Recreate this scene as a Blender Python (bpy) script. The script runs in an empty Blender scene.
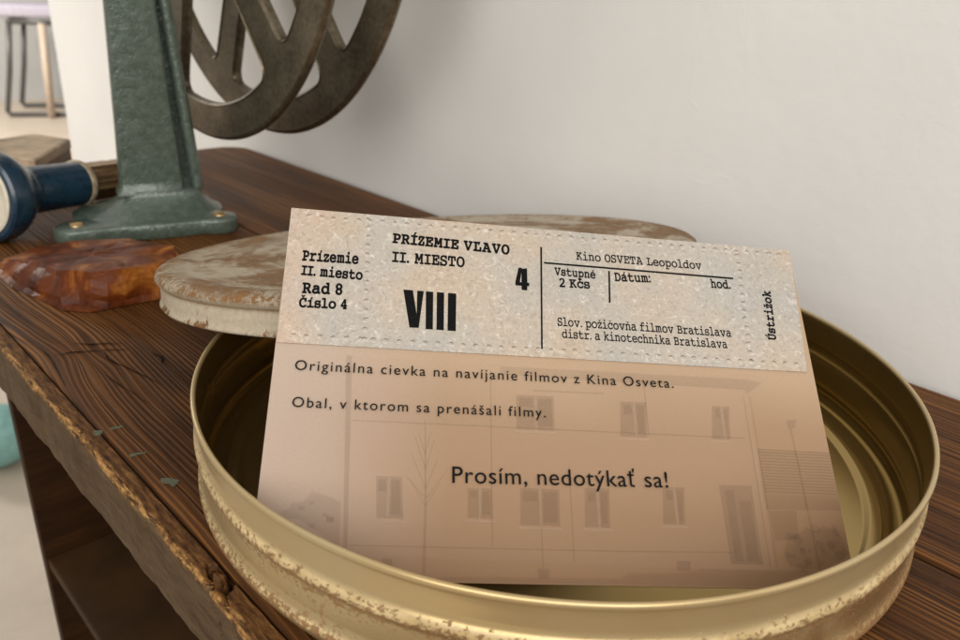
import bpy, bmesh, math, random
from mathutils import Vector, Matrix, noise
# One Blender unit is the radius of the film can, 0.14 m.
sc = bpy.context.scene
sc.unit_settings.scale_length = 0.14
C = sc.collection
PI = math.pi
rnd = random.Random(7)
DIR = 2.19860
DV = Vector((math.cos(DIR), math.sin(DIR), 0)); NV = Vector((-DV.y, DV.x, 0))
H = 0.287

# ------------------------------------------------------------------ helpers
def tag(o, label=None, cat=None, group=None, kind=None):
    if label: o['label'] = label
    if cat: o['category'] = cat
    if group: o['group'] = group
    if kind: o['kind'] = kind
    return o
def empty(name, loc=(0, 0, 0), rot=(0, 0, 0)):
    o = bpy.data.objects.new(name, None); o.empty_display_size = .1
    C.objects.link(o); o.location = loc; o.rotation_euler = rot
    return o
def obj(name, bm, mats, parent=None, smooth=False, angle=None):
    me = bpy.data.meshes.new(name)
    if isinstance(bm, bmesh.types.BMesh):
        bm.to_mesh(me); bm.free()
    else:
        me = bm; me.name = name
    if not isinstance(mats, (list, tuple)): mats = [mats]
    idx = [p.material_index for p in me.polygons]
    me.materials.clear()
    for m in mats: me.materials.append(m)
    if len(mats) > 1: me.polygons.foreach_set('material_index', idx)
    if smooth:
        me.polygons.foreach_set('use_smooth', [True] * len(me.polygons))
        if angle is not None: me.set_sharp_from_angle(angle=math.radians(angle))
    o = bpy.data.objects.new(name, me); C.objects.link(o)
    if parent: o.parent = parent
    return o
def add_box(bm, x0, y0, z0, x1, y1, z1, bev=0.0, seg=2, M=None):
    r = bmesh.ops.create_cube(bm, size=1.0)
    vs = r['verts']
    for v in vs:
        v.co = Vector(((x0 + x1) / 2 + v.co.x * (x1 - x0), (y0 + y1) / 2 + v.co.y * (y1 - y0), (z0 + z1) / 2 + v.co.z * (z1 - z0)))
        if M is not None: v.co = M @ v.co
    if bev:
        es = list({e for v in vs for e in v.link_edges})
        bmesh.ops.bevel(bm, geom=es, offset=bev, segments=seg, affect='EDGES', profile=.6)
    return bm
def loft(bm, rings, cap0=True, cap1=True, closed=True):
    rv = [[bm.verts.new(p) for p in r] for r in rings]
    n = len(rv[0])
    for a, b in zip(rv[:-1], rv[1:]):
        for i in range(n if closed else n - 1):
            j = (i + 1) % n
            bm.faces.new((a[i], a[j], b[j], b[i]))
    if cap0: bm.faces.new(list(reversed(rv[0])))
    if cap1: bm.faces.new(rv[-1])
    return rv
def lathe(prof, seg=160, closed=False, wob=None):
    """prof: list of (r, z); surface of revolution about z"""
    bm = bmesh.new()
    rings = []
    for r, z in prof:
        if r < 1e-6: rings.append([bm.verts.new((0, 0, z))]); continue
        ring = []
        for i in range(seg):
            t = 2 * PI * i / seg
            d = wob(t, r, z) if wob else (0, 0)
            ring.append(bm.verts.new(((r + d[0]) * math.cos(t), (r + d[0]) * math.sin(t), z + d[1])))
        rings.append(ring)
    pairs = list(zip(rings[:-1], rings[1:]))
    if closed: pairs.append((rings[-1], rings[0]))
    for a, b in pairs:
        for i in range(seg):
            j = (i + 1) % seg
            if len(a) == 1 and len(b) == 1: continue
            if len(a) == 1: bm.faces.new((a[0], b[j], b[i]))
            elif len(b) == 1: bm.faces.new((a[i], a[j], b[0]))
            else: bm.faces.new((a[i], a[j], b[j], b[i]))
    bmesh.ops.recalc_face_normals(bm, faces=bm.faces)
    return bm
def tube(bm, pts, r, seg=10, caps=True):
    pts = [Vector(p) for p in pts]
    rings = []
    up = Vector((0.13, 0.21, 1)).normalized()
    for i, p in enumerate(pts):
        t = (pts[min(i + 1, len(pts) - 1)] - pts[max(i - 1, 0)]).normalized()
        a = t.cross(up)
        if a.length < 1e-3: a = t.cross(Vector((1, 0, 0)))
        a.normalize(); b = t.cross(a)
        rr = r[i] if isinstance(r, (list, tuple)) else r
        rings.append([p + a * rr * math.cos(2 * PI * k / seg) + b * rr * math.sin(2 * PI * k / seg) for k in range(seg)])
    loft(bm, rings, caps, caps)
    return bm
def fbm(x, y, z, o=4): return noise.fractal(Vector((x, y, z)), 0.8, 2.0, o)

# ------------------------------------------------------------------ materials
class NT:
    def __init__(s, name):
        s.m = bpy.data.materials.new(name); s.m.use_nodes = True
        s.t = s.m.node_tree; s.b = s.t.nodes['Principled BSDF']
    def new(s, ty, **kw):
        n = s.t.nodes.new(ty)
        for k, v in kw.items(): setattr(n, k, v)
        return n
    def put(s, sock, v):
        if isinstance(v, bpy.types.NodeSocket): s.t.links.new(v, sock)
        elif isinstance(v, (tuple, list)):
            sock.default_value = tuple(v) + ((1,) if len(sock.default_value) == 4 and len(v) == 3 else ())
        else: sock.default_value = v
    def co(s, k='Object'): return s.new('ShaderNodeTexCoord').outputs[k]
    def mp(s, v, sc=(1, 1, 1), loc=(0, 0, 0), rot=(0, 0, 0)):
        n = s.new('ShaderNodeMapping'); s.put(n.inputs[0], v)
        n.inputs['Scale'].default_value = sc; n.inputs['Location'].default_value = loc; n.inputs['Rotation'].default_value = rot
        return n.outputs[0]
    def noise(s, v, scale, detail=4, rough=.55, dist=0., col=False):
        n = s.new('ShaderNodeTexNoise'); s.put(n.inputs['Vector'], v)
        n.inputs['Scale'].default_value = scale; n.inputs['Detail'].default_value = detail
        n.inputs['Roughness'].default_value = rough; n.inputs['Distortion'].default_value = dist
        return n.outputs[1 if col else 0]
    def vor(s, v, scale, feat='F1', out=0):
        n = s.new('ShaderNodeTexVoronoi', feature=feat); s.put(n.inputs['Vector'], v); n.inputs['Scale'].default_value = scale
        return n.outputs[out]
    def ramp(s, f, stops, interp='LINEAR'):
        n = s.new('ShaderNodeValToRGB'); s.put(n.inputs[0], f); cr = n.color_ramp; cr.interpolation = interp
        while len(cr.elements) < len(stops): cr.elements.new(.5)
        for e, (p, c) in zip(cr.elements, stops):
            e.position = p
            e.color = (c, c, c, 1) if not isinstance(c, (tuple, list)) else tuple(c) + ((1,) if len(c) == 3 else ())
        return n.outputs[0]
    def mix(s, f, a, b, mode='MIX'):
        n = s.new('ShaderNodeMix', data_type='RGBA', blend_type=mode)
        s.put(n.inputs[0], f); s.put(n.inputs[6], a); s.put(n.inputs[7], b)
        return n.outputs[2]
    def math(s, op, a, b=0., c=None, clamp=False):
        n = s.new('ShaderNodeMath', operation=op, use_clamp=clamp); s.put(n.inputs[0], a); s.put(n.inputs[1], b)
        if c is not None: s.put(n.inputs[2], c)
        return n.outputs[0]
    def sep(s, v):
        n = s.new('ShaderNodeSeparateXYZ'); s.put(n.inputs[0], v); return n.outputs
    def comb(s, x, y, z=0.):
        n = s.new('ShaderNodeCombineXYZ'); s.put(n.inputs[0], x); s.put(n.inputs[1], y); s.put(n.inputs[2], z); return n.outputs[0]
    def bump(s, h, dist=.01, strength=.5, nrm=None):
        n = s.new('ShaderNodeBump'); s.put(n.inputs['Height'], h); n.inputs['Distance'].default_value = dist
        n.inputs['Strength'].default_value = strength
        if nrm is not None: s.put(n.inputs['Normal'], nrm)
        return n.outputs[0]
    def out(s, **kw):
        al = {'color': 'Base Color', 'rough': 'Roughness', 'metal': 'Metallic', 'normal': 'Normal', 'spec': 'Specular IOR Level',
              'trans': 'Transmission Weight', 'ior': 'IOR', 'coat': 'Coat Weight', 'coatr': 'Coat Roughness', 'alpha': 'Alpha'}
        for k, v in kw.items(): s.put(s.b.inputs[al[k]], v)
        return s.m

def m_wood_top():
    n = NT('dark_stained_pine'); uv = n.co('UV'); p = n.sep(uv)
    g = p[1]; a = p[0]
    wob = n.noise(n.comb(n.math('MULTIPLY', a, .8), n.math('MULTIPLY', g, 3.), 0.), 1.0, 3)
    gg = n.math('ADD', g, n.math('MULTIPLY', wob, .035))
    # annual rings: sharp late-wood ridges
    per = n.noise(n.comb(n.math('MULTIPLY', a, .25), n.math('MULTIPLY', gg, 16.), 3.), 1.0, 2, .5)
    ring = n.math('SINE', n.math('ADD', n.math('MULTIPLY', gg, 330.), n.math('MULTIPLY', per, 26.)))
    ring = n.math('MULTIPLY_ADD', ring, .5, .5)
    fine = n.noise(n.comb(n.math('MULTIPLY', a, 5.), n.math('MULTIPLY', gg, 230.), 1.), 1.0, 5, .65)
    med = n.noise(n.comb(n.math('MULTIPLY', a, 1.2), n.math('MULTIPLY', gg, 30.), 5.), 1.0, 4, .6)
    big = n.noise(n.comb(a, n.math('MULTIPLY', gg, 2.5), 8.), 1.3, 3)
    h = n.math('ADD', n.math('MULTIPLY', ring, .55), n.math('MULTIPLY', fine, .6))
    amp = n.ramp(n.noise(n.comb(n.math('MULTIPLY', a, .7), n.math('MULTIPLY', gg, 5.), 31.), 1.0, 3), [(.38, .04), (.62, .34)])
    v = n.math('ADD', n.math('MULTIPLY', ring, amp), n.math('ADD', n.math('MULTIPLY', fine, .50), n.math('MULTIPLY', med, .46)))
    col = n.ramp(v, [(.34, (.008, .0026, .0007)), (.50, (.046, .0165, .0040)), (.64, (.118, .045, .0110)), (.84, (.225, .095, .026))])
    col = n.mix(n.ramp(big, [(.35, 0), (.75, .5)]), col, (.135, .054, .015))
    # drying cracks
    ck = n.noise(n.comb(n.math('MULTIPLY', a, 1.1), n.math('MULTIPLY', gg, 42.), 21.), 1.0, 3, .5)
    ck = n.ramp(ck, [(.268, 1), (.285, 0)])
    col = n.mix(ck, col, (.004, .002, .001))
    dust = n.ramp(n.noise(n.co('Object'), 38, 3, .7), [(.62, 0), (.85, .15)])
    col = n.mix(dust, col, (.20, .15, .11))
    rgh = n.ramp(n.math('ADD', n.math('MULTIPLY', fine, .5), n.math('MULTIPLY', big, .5)), [(.3, .42), (.7, .62)])
    hh = n.math('SUBTRACT', h, n.math('MULTIPLY', ck, 2.))
    return n.out(color=col, rough=rgh, spec=.14, normal=n.bump(hh, .0045, .9))
def m_wood_dark(name='old_dark_wood', c=(.040, .016, .005)):
    n = NT(name); v = n.co('Object')
    f = n.noise(n.mp(v, (1.2, 1.2, 14)), 1.6, 5, .6)
    f2 = n.noise(v, 2.3, 4)
    col = n.ramp(n.math('ADD', n.math('MULTIPLY', f, .6), n.math('MULTIPLY', f2, .4)), [(.35, tuple(x * .45 for x in c)), (.6, c), (.8, tuple(x * 2.0 for x in c))])
    return n.out(color=col, rough=.6, spec=.15, normal=n.bump(f, .01, .4))
def m_nosing():
    n = NT('worn_table_edge'); uv = n.sep(n.co('UV')); a, v = uv[0], uv[1]
    ob = n.co('Object')
    nz = n.noise(n.mp(ob, (3.0, 14, 14)), 1.6, 5, .62)
    nf = n.noise(n.mp(ob, (10, 60, 60)), 1.4, 5, .7)
    sp = n.noise(ob, 55, 4, .7)
    # v: 0 groove side .. .32 arris .. 1 bottom of face
    jag = n.math('ADD', v, n.math('MULTIPLY', n.math('SUBTRACT', nz, .5), .30))
    worn = n.math('MULTIPLY', n.ramp(jag, [(.23, 0), (.29, 1), (.36, 1), (.41, 0)]), n.ramp(nf, [(.41, 0.0), (.56, .95)]))
    top = n.ramp(nf, [(.3, (.018, .007, .002)), (.5, (.095, .040, .012)), (.72, (.24, .115, .036))])
    top = n.mix(n.ramp(sp, [(.56, 0), (.68, .8)]), top, (.022, .010, .005))
    face = n.ramp(n.math('ADD', n.math('MULTIPLY', nz, .5), n.math('MULTIPLY', nf, .5)), [(.30, (.040, .021, .009)), (.52, (.092, .056, .028)), (.75, (.150, .100, .055))])
    face = n.mix(n.ramp(sp, [(.66, 0), (.74, .6)]), face, (.06, .035, .02))
    col = n.mix(n.ramp(jag, [(.30, 0), (.40, 1)]), top, face)
    col = n.mix(worn, col, n.ramp(sp, [(.35, (.14, .060, .016)), (.55, (.42, .225, .075)), (.75, (.62, .38, .15))]))
    return n.out(color=col, rough=.62, spec=.15, normal=n.bump(n.math('ADD', nf, n.math('MULTIPLY', sp, .25)), .006, .35))
def m_gold():
    n = NT('gold_lacquered_tin'); v = n.co('Object'); x, y, z = n.sep(v)
    big = n.noise(v, 2.2, 3)
    r = n.math('SQRT', n.math('ADD', n.math('MULTIPLY', x, x), n.math('MULTIPLY', y, y)))
    colo = n.mix(n.ramp(big, [(.35, 0), (.7, 1)]), (.50, .360, .170), (.50, .395, .220))
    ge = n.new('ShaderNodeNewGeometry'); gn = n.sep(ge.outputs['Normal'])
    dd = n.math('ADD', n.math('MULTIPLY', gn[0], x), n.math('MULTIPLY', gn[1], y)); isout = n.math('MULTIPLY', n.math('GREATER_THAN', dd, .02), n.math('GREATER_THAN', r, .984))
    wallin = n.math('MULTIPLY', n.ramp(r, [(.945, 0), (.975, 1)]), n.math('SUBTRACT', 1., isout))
    coli = n.mix(wallin, (.46, .33, .13), (.34, .225, .065))  # shade inside the can put into the colour, darkest on the wall
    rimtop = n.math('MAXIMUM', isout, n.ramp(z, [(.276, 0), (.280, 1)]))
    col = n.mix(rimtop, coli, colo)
    outside = isout
    # worn and rusted beads (only on the outside of the wall)
    d1 = n.math('ABSOLUTE', n.math('SUBTRACT', z, .176)); d2 = n.math('ABSOLUTE', n.math('SUBTRACT', z, .045))
    d = n.math('MINIMUM', d1, d2)
    fl = n.noise(n.mp(v, (1, 1, 1.4)), 74, 7, .70); fl2 = n.noise(v, 9, 3)
    bead = n.math('MULTIPLY', n.ramp(n.math('ADD', d, n.math('MULTIPLY', fl, .02)), [(.020, 1), (.030, 0)]), n.math('MULTIPLY', isout, n.ramp(r, [(.9905, 0), (.994, 1)])))
    cream = n.mix(n.ramp(fl2, [(.4, 0), (.6, 1)]), (.44, .315, .145), (.68, .52, .28))
    col1 = n.mix(n.math('MULTIPLY', bead, .65), col, cream)
    lowd = n.math('MINIMUM', n.math('ABSOLUTE', n.math('SUBTRACT', z, .160)), n.math('ABSOLUTE', n.math('SUBTRACT', z, .040)))
    ru = n.math('MULTIPLY', n.ramp(n.math('ADD', fl, n.math('MULTIPLY', lowd, -5.5)), [(.388, 0), (.445, 1)]), outside)
    ru2 = n.math('MULTIPLY', n.ramp(n.math('ADD', n.math('MULTIPLY', n.noise(n.mp(v, (1, 1, .8), loc=(3, 0, 0)), 70, 6, .68), .8), n.math('MULTIPLY', fl2, .25)), [(.610, 0), (.645, 1)]),
                n.math('MULTIPLY', outside, n.ramp(z, [(.05, 1), (.15, .9), (.16, 0)])))
    rust = n.math('MAXIMUM', ru, ru2)
    rc = n.mix(fl2, (.12, .048, .014), (.30, .145, .045))
    stn = n.math('MULTIPLY', n.math('MULTIPLY', outside, n.ramp(n.math('ADD', n.math('MULTIPLY', x, .5), n.math('ADD', .2, n.math('MULTIPLY', fl2, .6))), [(.50, 0), (.72, .8)])), n.ramp(z, [(.0, .7), (.06, .8), (.14, 1.), (.165, 0)]))
    col1 = n.mix(stn, col1, (.25, .125, .045))
    col2 = n.mix(n.math('MULTIPLY', rust, .85), col1, rc)
    met = n.math('SUBTRACT', n.math('SUBTRACT', .88, n.math('MULTIPLY', rimtop, .38)), n.math('MAXIMUM', n.math('MULTIPLY', rust, .8), n.math('MULTIPLY', bead, .75)))
    rg = n.math('ADD', n.math('MULTIPLY', rust, .35), n.math('ADD', .20, n.math('MULTIPLY', big, .12)))
    scr = n.noise(n.mp(v, (2, 2, 90)), 1.5, 3)
    bn = n.bump(n.math('ADD', n.math('MULTIPLY', fl, n.math('MULTIPLY', rust, 1.)), n.math('MULTIPLY', scr, .05)), .006, .5)
    return n.out(color=col2, metal=met, rough=rg, normal=bn)
def m_lid():
    n = NT('chipped_white_paint_on_rusty_tin'); v = n.co('Object'); x, y, z = n.sep(v); zp = n.math('ADD', z, .5)
    r = n.math('SQRT', n.math('ADD', n.math('MULTIPLY', x, x), n.math('MULTIPLY', y, y)))
    sw = n.noise(n.mp(v, (1, 1, 1)), 1.6, 4, .6, 1.6)
    arc = n.noise(n.comb(n.math('MULTIPLY', r, 5.), n.math('MULTIPLY', n.math('ARCTAN2', y, x), .9), 0.), 1.7, 4, .6, .9)
    blot = n.noise(v, 12, 9, .80, .2); fine = n.noise(v, 60, 6, .75)
    onrim = n.math('MULTIPLY', n.ramp(r, [(.86, 0), (.925, 1)]), n.ramp(zp, [(.460, 0), (.478, 1)]))
    top = n.ramp(zp, [(.475, 0), (.485, 1)])
    base = n.mix(n.ramp(fine, [(.35, 0), (.7, 1)]), (.40, .335, .245), (.52, .45, .345))
    m1 = n.math('MULTIPLY', n.ramp(n.math('ADD', n.math('MULTIPLY', sw, .36), n.math('ADD', n.math('MULTIPLY', arc, .36), n.math('MULTIPLY', blot, .30))), [(.465, 0), (.54, 1)]), top)
    m2 = n.math('MULTIPLY', n.ramp(n.math('ADD', n.math('MULTIPLY', fine, .55), n.math('MULTIPLY', blot, .55)), [(.50, 0), (.58, 1)]), onrim)
    low = n.ramp(zp, [(.395, 1), (.410, 0)])
    m3 = n.ramp(n.math('ADD', n.math('MULTIPLY', n.noise(n.mp(v, (1, 1, .45), loc=(5, 2, 0)), 9, 8, .78), 1.0), n.math('MULTIPLY', low, .09)), [(.585, 0), (.63, 1)])
    groove = n.ramp(n.math('ABSOLUTE', n.math('ADD', z, .045)), [(.0, .7), (.006, .25), (.012, 0)])
    rc = n.mix(n.ramp(blot, [(.35, 0), (.65, 1)]), (.095, .042, .015), (.24, .125, .050))
    rc = n.mix(n.ramp(fine, [(.5, 0), (.75, .6)]), rc, (.40, .22, .08))
    mk = n.math('MAXIMUM', n.math('MULTIPLY', m1, .85), n.math('MAXIMUM', m2, n.math('MAXIMUM', m3, groove)))
    return n.out(color=n.mix(mk, base, rc), rough=n.math('ADD', .45, n.math('MULTIPLY', mk, .25)), metal=0., spec=.15,
                 normal=n.bump(n.math('ADD', n.math('MULTIPLY', mk, -.5), n.math('MULTIPLY', fine, .4)), .003, .35))
def m_green():
    n = NT('hammered_green_enamel'); v = n.co('Object')
    sp = n.noise(v, 26, 4, .6); fi = n.noise(v, 90, 2, .6)
    col = n.ramp(n.math('ADD', n.math('MULTIPLY', sp, .7), n.math('MULTIPLY', fi, .3)), [(.30, (.058, .078, .058)), (.52, (.086, .114, .090)), (.74, (.128, .158, .132))])
    ch = n.ramp(n.noise(v, 9, 4, .7), [(.70, 0), (.73, .8)])
    col = n.mix(ch, col, (.03, .03, .02))
    return n.out(color=col, rough=.22, spec=.6, metal=.1, coat=.3, normal=n.bump(n.math('ADD', sp, n.math('MULTIPLY', fi, .5)), .010, .55))
def m_bronze():
    n = NT('aged_cast_metal'); v = n.co('Object')
    a = n.noise(v, 5, 5, .6); b = n.noise(v, 40, 4, .65)
    col = n.ramp(n.math('ADD', n.math('MULTIPLY', a, .6), n.math('MULTIPLY', b, .4)), [(.35, (.085, .066, .042)), (.55, (.175, .142, .095)), (.75, (.280, .232, .165))])
    return n.out(color=col, metal=.8, rough=.32, normal=n.bump(b, .005, .4))
def m_plain(name, c, rough=.5, metal=0., var=.15, scale=12., bump=.0, spec=.5, coat=0.):
    n = NT(name); v = n.co('Object'); f = n.noise(v, scale, 4, .6)
    col = n.ramp(f, [(.3, tuple(x * (1 - var) for x in c)), (.7, tuple(min(1, x * (1 + var)) for x in c))])
    kw = dict(color=col, rough=n.ramp(f, [(.3, max(0, rough - .05)), (.7, min(1, rough + .05))]), metal=metal, spec=spec, coat=coat)
    if bump: kw['normal'] = n.bump(f, .01, bump)
    return n.out(**kw)
def m_wall():
    n = NT('white_plaster'); v = n.co('Object')
    a = n.noise(v, 1.1, 4, .5); b = n.noise(v, 13, 5, .6); c = n.noise(v, 60, 3, .6)
    col = n.mix(n.ramp(a, [(.3, 0), (.7, 1)]), (.74, .725, .70), (.79, .775, .75))
    return n.out(color=col, rough=.82, spec=.25, normal=n.bump(n.math('ADD', n.math('ADD', n.math('ADD', a, n.math('MULTIPLY', b, .35)), n.math('MULTIPLY', c, .06)), n.math('MULTIPLY', n.ramp(n.math('ABSOLUTE', n.math('SUBTRACT', n.noise(n.mp(v, (1, 1, .5)), 1.3, 4, .5, 1.2), .5)), [(.0, 1), (.012, 0)]), n.ramp(n.noise(v, .9, 2), [(.58, 0), (.70, .10)]))), .045, .15))
def m_card():
    n = NT('printed_card_stock'); v = n.co('Object'); x, y, z = n.sep(v)
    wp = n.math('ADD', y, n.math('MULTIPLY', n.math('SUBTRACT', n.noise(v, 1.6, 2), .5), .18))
    c = n.ramp(wp, [(.02, (.325, .188, .096)), (.16, (.295, .172, .088)), (.36, (.325, .205, .120)), (.53, (.43, .300, .195))])  # print gradient up the card; part of it is lighting put into the colour
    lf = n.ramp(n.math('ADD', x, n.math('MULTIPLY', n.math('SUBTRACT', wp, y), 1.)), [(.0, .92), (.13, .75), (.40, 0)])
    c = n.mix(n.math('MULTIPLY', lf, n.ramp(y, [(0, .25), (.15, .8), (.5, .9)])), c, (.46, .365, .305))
    g = n.noise(v, 160, 2, .6)
    c = n.mix(n.ramp(g, [(.3, .10), (.7, 0)]), c, (.2, .14, .1))
    return n.out(color=c, rough=.55, spec=.35, normal=n.bump(g, .002, .25))
def m_ticket():
    n = NT('mottled_ticket_print'); v = n.co('Object'); x, y, z = n.sep(v)
    big = n.noise(v, 3.2, 3, .5); g = n.noise(v, 120, 3, .7); f = n.noise(v, 48, 4, .7, 1.5)
    c = n.ramp(big, [(.36, (.40, .372, .338)), (.46, (.43, .385, .330)), (.56, (.465, .385, .305)), (.66, (.46, .355, .265))])
    c = n.mix(n.ramp(x, [(.02, .35), (.12, 0)]), c, (.56, .37, .27))
    c = n.mix(n.ramp(x, [(1.16, 0), (1.30, .45)]), c, (.54, .40, .345))
    c = n.mix(n.math('MULTIPLY', n.ramp(n.math('ABSOLUTE', n.math('SUBTRACT', n.math('ADD', x, n.math('MULTIPLY', big, .3)), 1.25)), [(.02, .35), (.13, 0)]), 1.), c, (.42, .415, .40))
    c = n.mix(n.ramp(g, [(.34, .5), (.50, 0)]), c, (.25, .22, .19))
    c = n.mix(n.ramp(f, [(.55, 0), (.68, .55)]), c, (.72, .68, .62))
    return n.out(color=c, rough=.6, spec=.3, normal=n.bump(f, .002, .3))
def m_ink(name, c, op=1.):
    m = bpy.data.materials.new(name); m.use_nodes = True; t = m.node_tree; b = t.nodes['Principled BSDF']
    b.inputs['Base Color'].default_value = (*c, 1); b.inputs['Roughness'].default_value = .5; b.inputs['Specular IOR Level'].default_value = .1
    nz = t.nodes.new('ShaderNodeTexNoise'); nz.inputs['Scale'].default_value = 170.; nz.inputs['Detail'].default_value = 3
    tc = t.nodes.new('ShaderNodeTexCoord'); t.links.new(tc.outputs['Object'], nz.inputs['Vector'])
    cr = t.nodes.new('ShaderNodeValToRGB'); cr.color_ramp.elements[0].position = .36; cr.color_ramp.elements[1].position = .46
    lo = op * (.90 if op == 1. else .85)
    cr.color_ramp.elements[0].color = (lo, lo, lo, 1); cr.color_ramp.elements[1].color = (op, op, op, 1)
    t.links.new(nz.outputs[0], cr.inputs[0]); t.links.new(cr.outputs[0], b.inputs['Alpha'])
    return m
def m_amber():
    n = NT('red_amber_glass'); v = n.co('Object'); f = n.noise(v, 5, 5, .6, .8)
    c = n.ramp(f, [(.35, (.070, .014, .003)), (.56, (.19, .045, .008)), (.74, (.60, .22, .035))])
    b = n.noise(v, 9, 4)
    return n.out(color=c, rough=.34, trans=.35, ior=1.32, spec=.25, normal=n.bump(b, .02, .5))
def m_floor():
    n = NT('beige_floor'); v = n.co('Object'); f = n.noise(v, .5, 5, .6); g = n.noise(v, 6, 4)
    return n.out(color=n.ramp(n.math('ADD', n.math('MULTIPLY', f, .7), n.math('MULTIPLY', g, .3)), [(.35, (.44, .37, .295)), (.65, (.52, .445, .36))]), rough=.45)

WOOD = m_wood_top(); WDARK = m_wood_dark(); NOSE = m_nosing(); GOLD = m_gold(); LID = m_lid(); GREEN = m_green(); BRONZE = m_bronze()
WALL = m_wall(); CARD = m_card(); TICKET = m_ticket(); AMBER = m_amber(); FLOOR = m_floor()
INK = m_ink('black_print', (.004, .004, .004)); INK5 = m_ink('pale_frame_print', (.66, .50, .38), .16); INK6 = m_ink('line_print', (.12, .08, .05), .12); INK2 = m_ink('faded_print', (.13, .085, .055), .125); INK3 = m_ink('pale_print', (.66, .50, .38), .08)
INK4 = m_ink('lighter_faded_print', (.13, .085, .06), .09); EMB = m_ink('embossed_dark', (.20, .16, .13), .45); EMBL = m_ink('embossed_light', (.85, .80, .72), .45)

# ------------------------------------------------------------------ setting
def sheet(name, pts, m, nx=1, ny=1):
    bm = bmesh.new(); bm.faces.new([bm.verts.new(p) for p in pts]); return tag(obj(name, bm, m), kind='structure')
FZ = -5.3
sheet('floor', [(-70, -40, FZ), (45, -40, FZ), (45, 75, FZ), (-70, 75, FZ)], FLOOR)
def frame(o): o.rotation_euler = (0, 0, DIR); return o      # local x along the table, local y towards the room, z up
bm = bmesh.new(); add_box(bm, -14, -2.6, FZ, 8.72, -1.385, 8.5, .03, 3)
frame(tag(obj('wall', bm, WALL, smooth=True, angle=30), kind='structure'))
FAR = m_plain('grey_white_plaster', (.50, .50, .49), .8, scale=.6, var=.06)
bm = bmesh.new(); add_box(bm, 43.0, -40, FZ, 44, 20, 12); frame(tag(obj('back_wall', bm, FAR), kind='structure'))

# ------------------------------------------------------------------ table
table = frame(tag(empty('wooden_table'), 'old dark brown wooden table with battered front edge and open shelf below', 'table'))
A0, A1, RC = -4.2, 4.47, .22
OB = -1.325
def amax(o):
    d = (OB + RC) - o
    return A1 if d <= 0 else A1 - RC + math.sqrt(max(0, RC * RC - min(d, RC) ** 2))
KN = [(1.47, .86, .16, .045, .030), (1.30, .78, .10, .02, .012), (-.9, .75, .2, .05, .02), (2.2, -.2, .22, .05, .03), (-1.6, -.75, .2, .06, .03)]
def grain(a, o):
    g = o + .05 * noise.noise(Vector((a * .35, o * .9, 3.1)))
    # cathedral figure in front of the amber block
    g += .045 * math.exp(-((a - 1.55) / .42) ** 2) * math.tanh((o - .50) / .16)
    for ka, ko, la, lo, am in KN:
        da, do = (a - ka) / la, (o - ko) / lo
        g += am * math.exp(-da * da - do * do * .25) * (math.tanh(do * 1.5))
    return g
def board(o0, o1, seed, na=420, no=90):
    bm = bmesh.new(); uvl = bm.loops.layers.uv.new('UVMap')
    def prof(k):   # across, with eased edges
        t = k / no; return o0 + (o1 - o0) * t
    G = []
    for i in range(na + 1):
        row = []
        for k in range(no + 1):
            o = prof(k); am = amax(o); a = A0 + (am - A0) * i / na
            e = min(o - o0, o1 - o)
            z = -.010 * max(0, 1 - e / .012) ** 2 if e < .012 else 0
            z += .0022 * noise.noise(Vector((a * 1.3, o * 3, seed))) - .0015
            if i == na: z -= .012
            row.append(bm.verts.new((a, o, z)))
        G.append(row)
    for i in range(na):
        for k in range(no):
            f = bm.faces.new((G[i][k], G[i + 1][k], G[i + 1][k + 1], G[i][k + 1]))
            for l in f.loops: l[uvl].uv = (l.vert.co.x + seed * 3.7, grain(l.vert.co.x, l.vert.co.y) + seed)
    # skirt and underside
    bd = [G[i][0] for i in range(na + 1)] + [G[na][k] for k in range(1, no + 1)] + [G[i][no] for i in range(na - 1, -1, -1)] + [G[0][k] for k in range(no - 1, 0, -1)]
    lo = [bm.verts.new((v.co.x, v.co.y, -.19)) for v in bd]
    for i in range(len(bd)):
        j = (i + 1) % len(bd)
        f = bm.faces.new((bd[j], bd[i], lo[i], lo[j]))
        for l in f.loops: l[uvl].uv = (l.vert.co.x + seed, l.vert.co.y * 2 + l.vert.co.z)
    bm.faces.new(lo)
    bmesh.ops.recalc_face_normals(bm, faces=bm.faces)
    return bm
obj('board', board(-.327, .991, 0), WOOD, table, True, 50)
obj('board', board(OB, -.337, 1), WOOD, table, True, 50)
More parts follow.
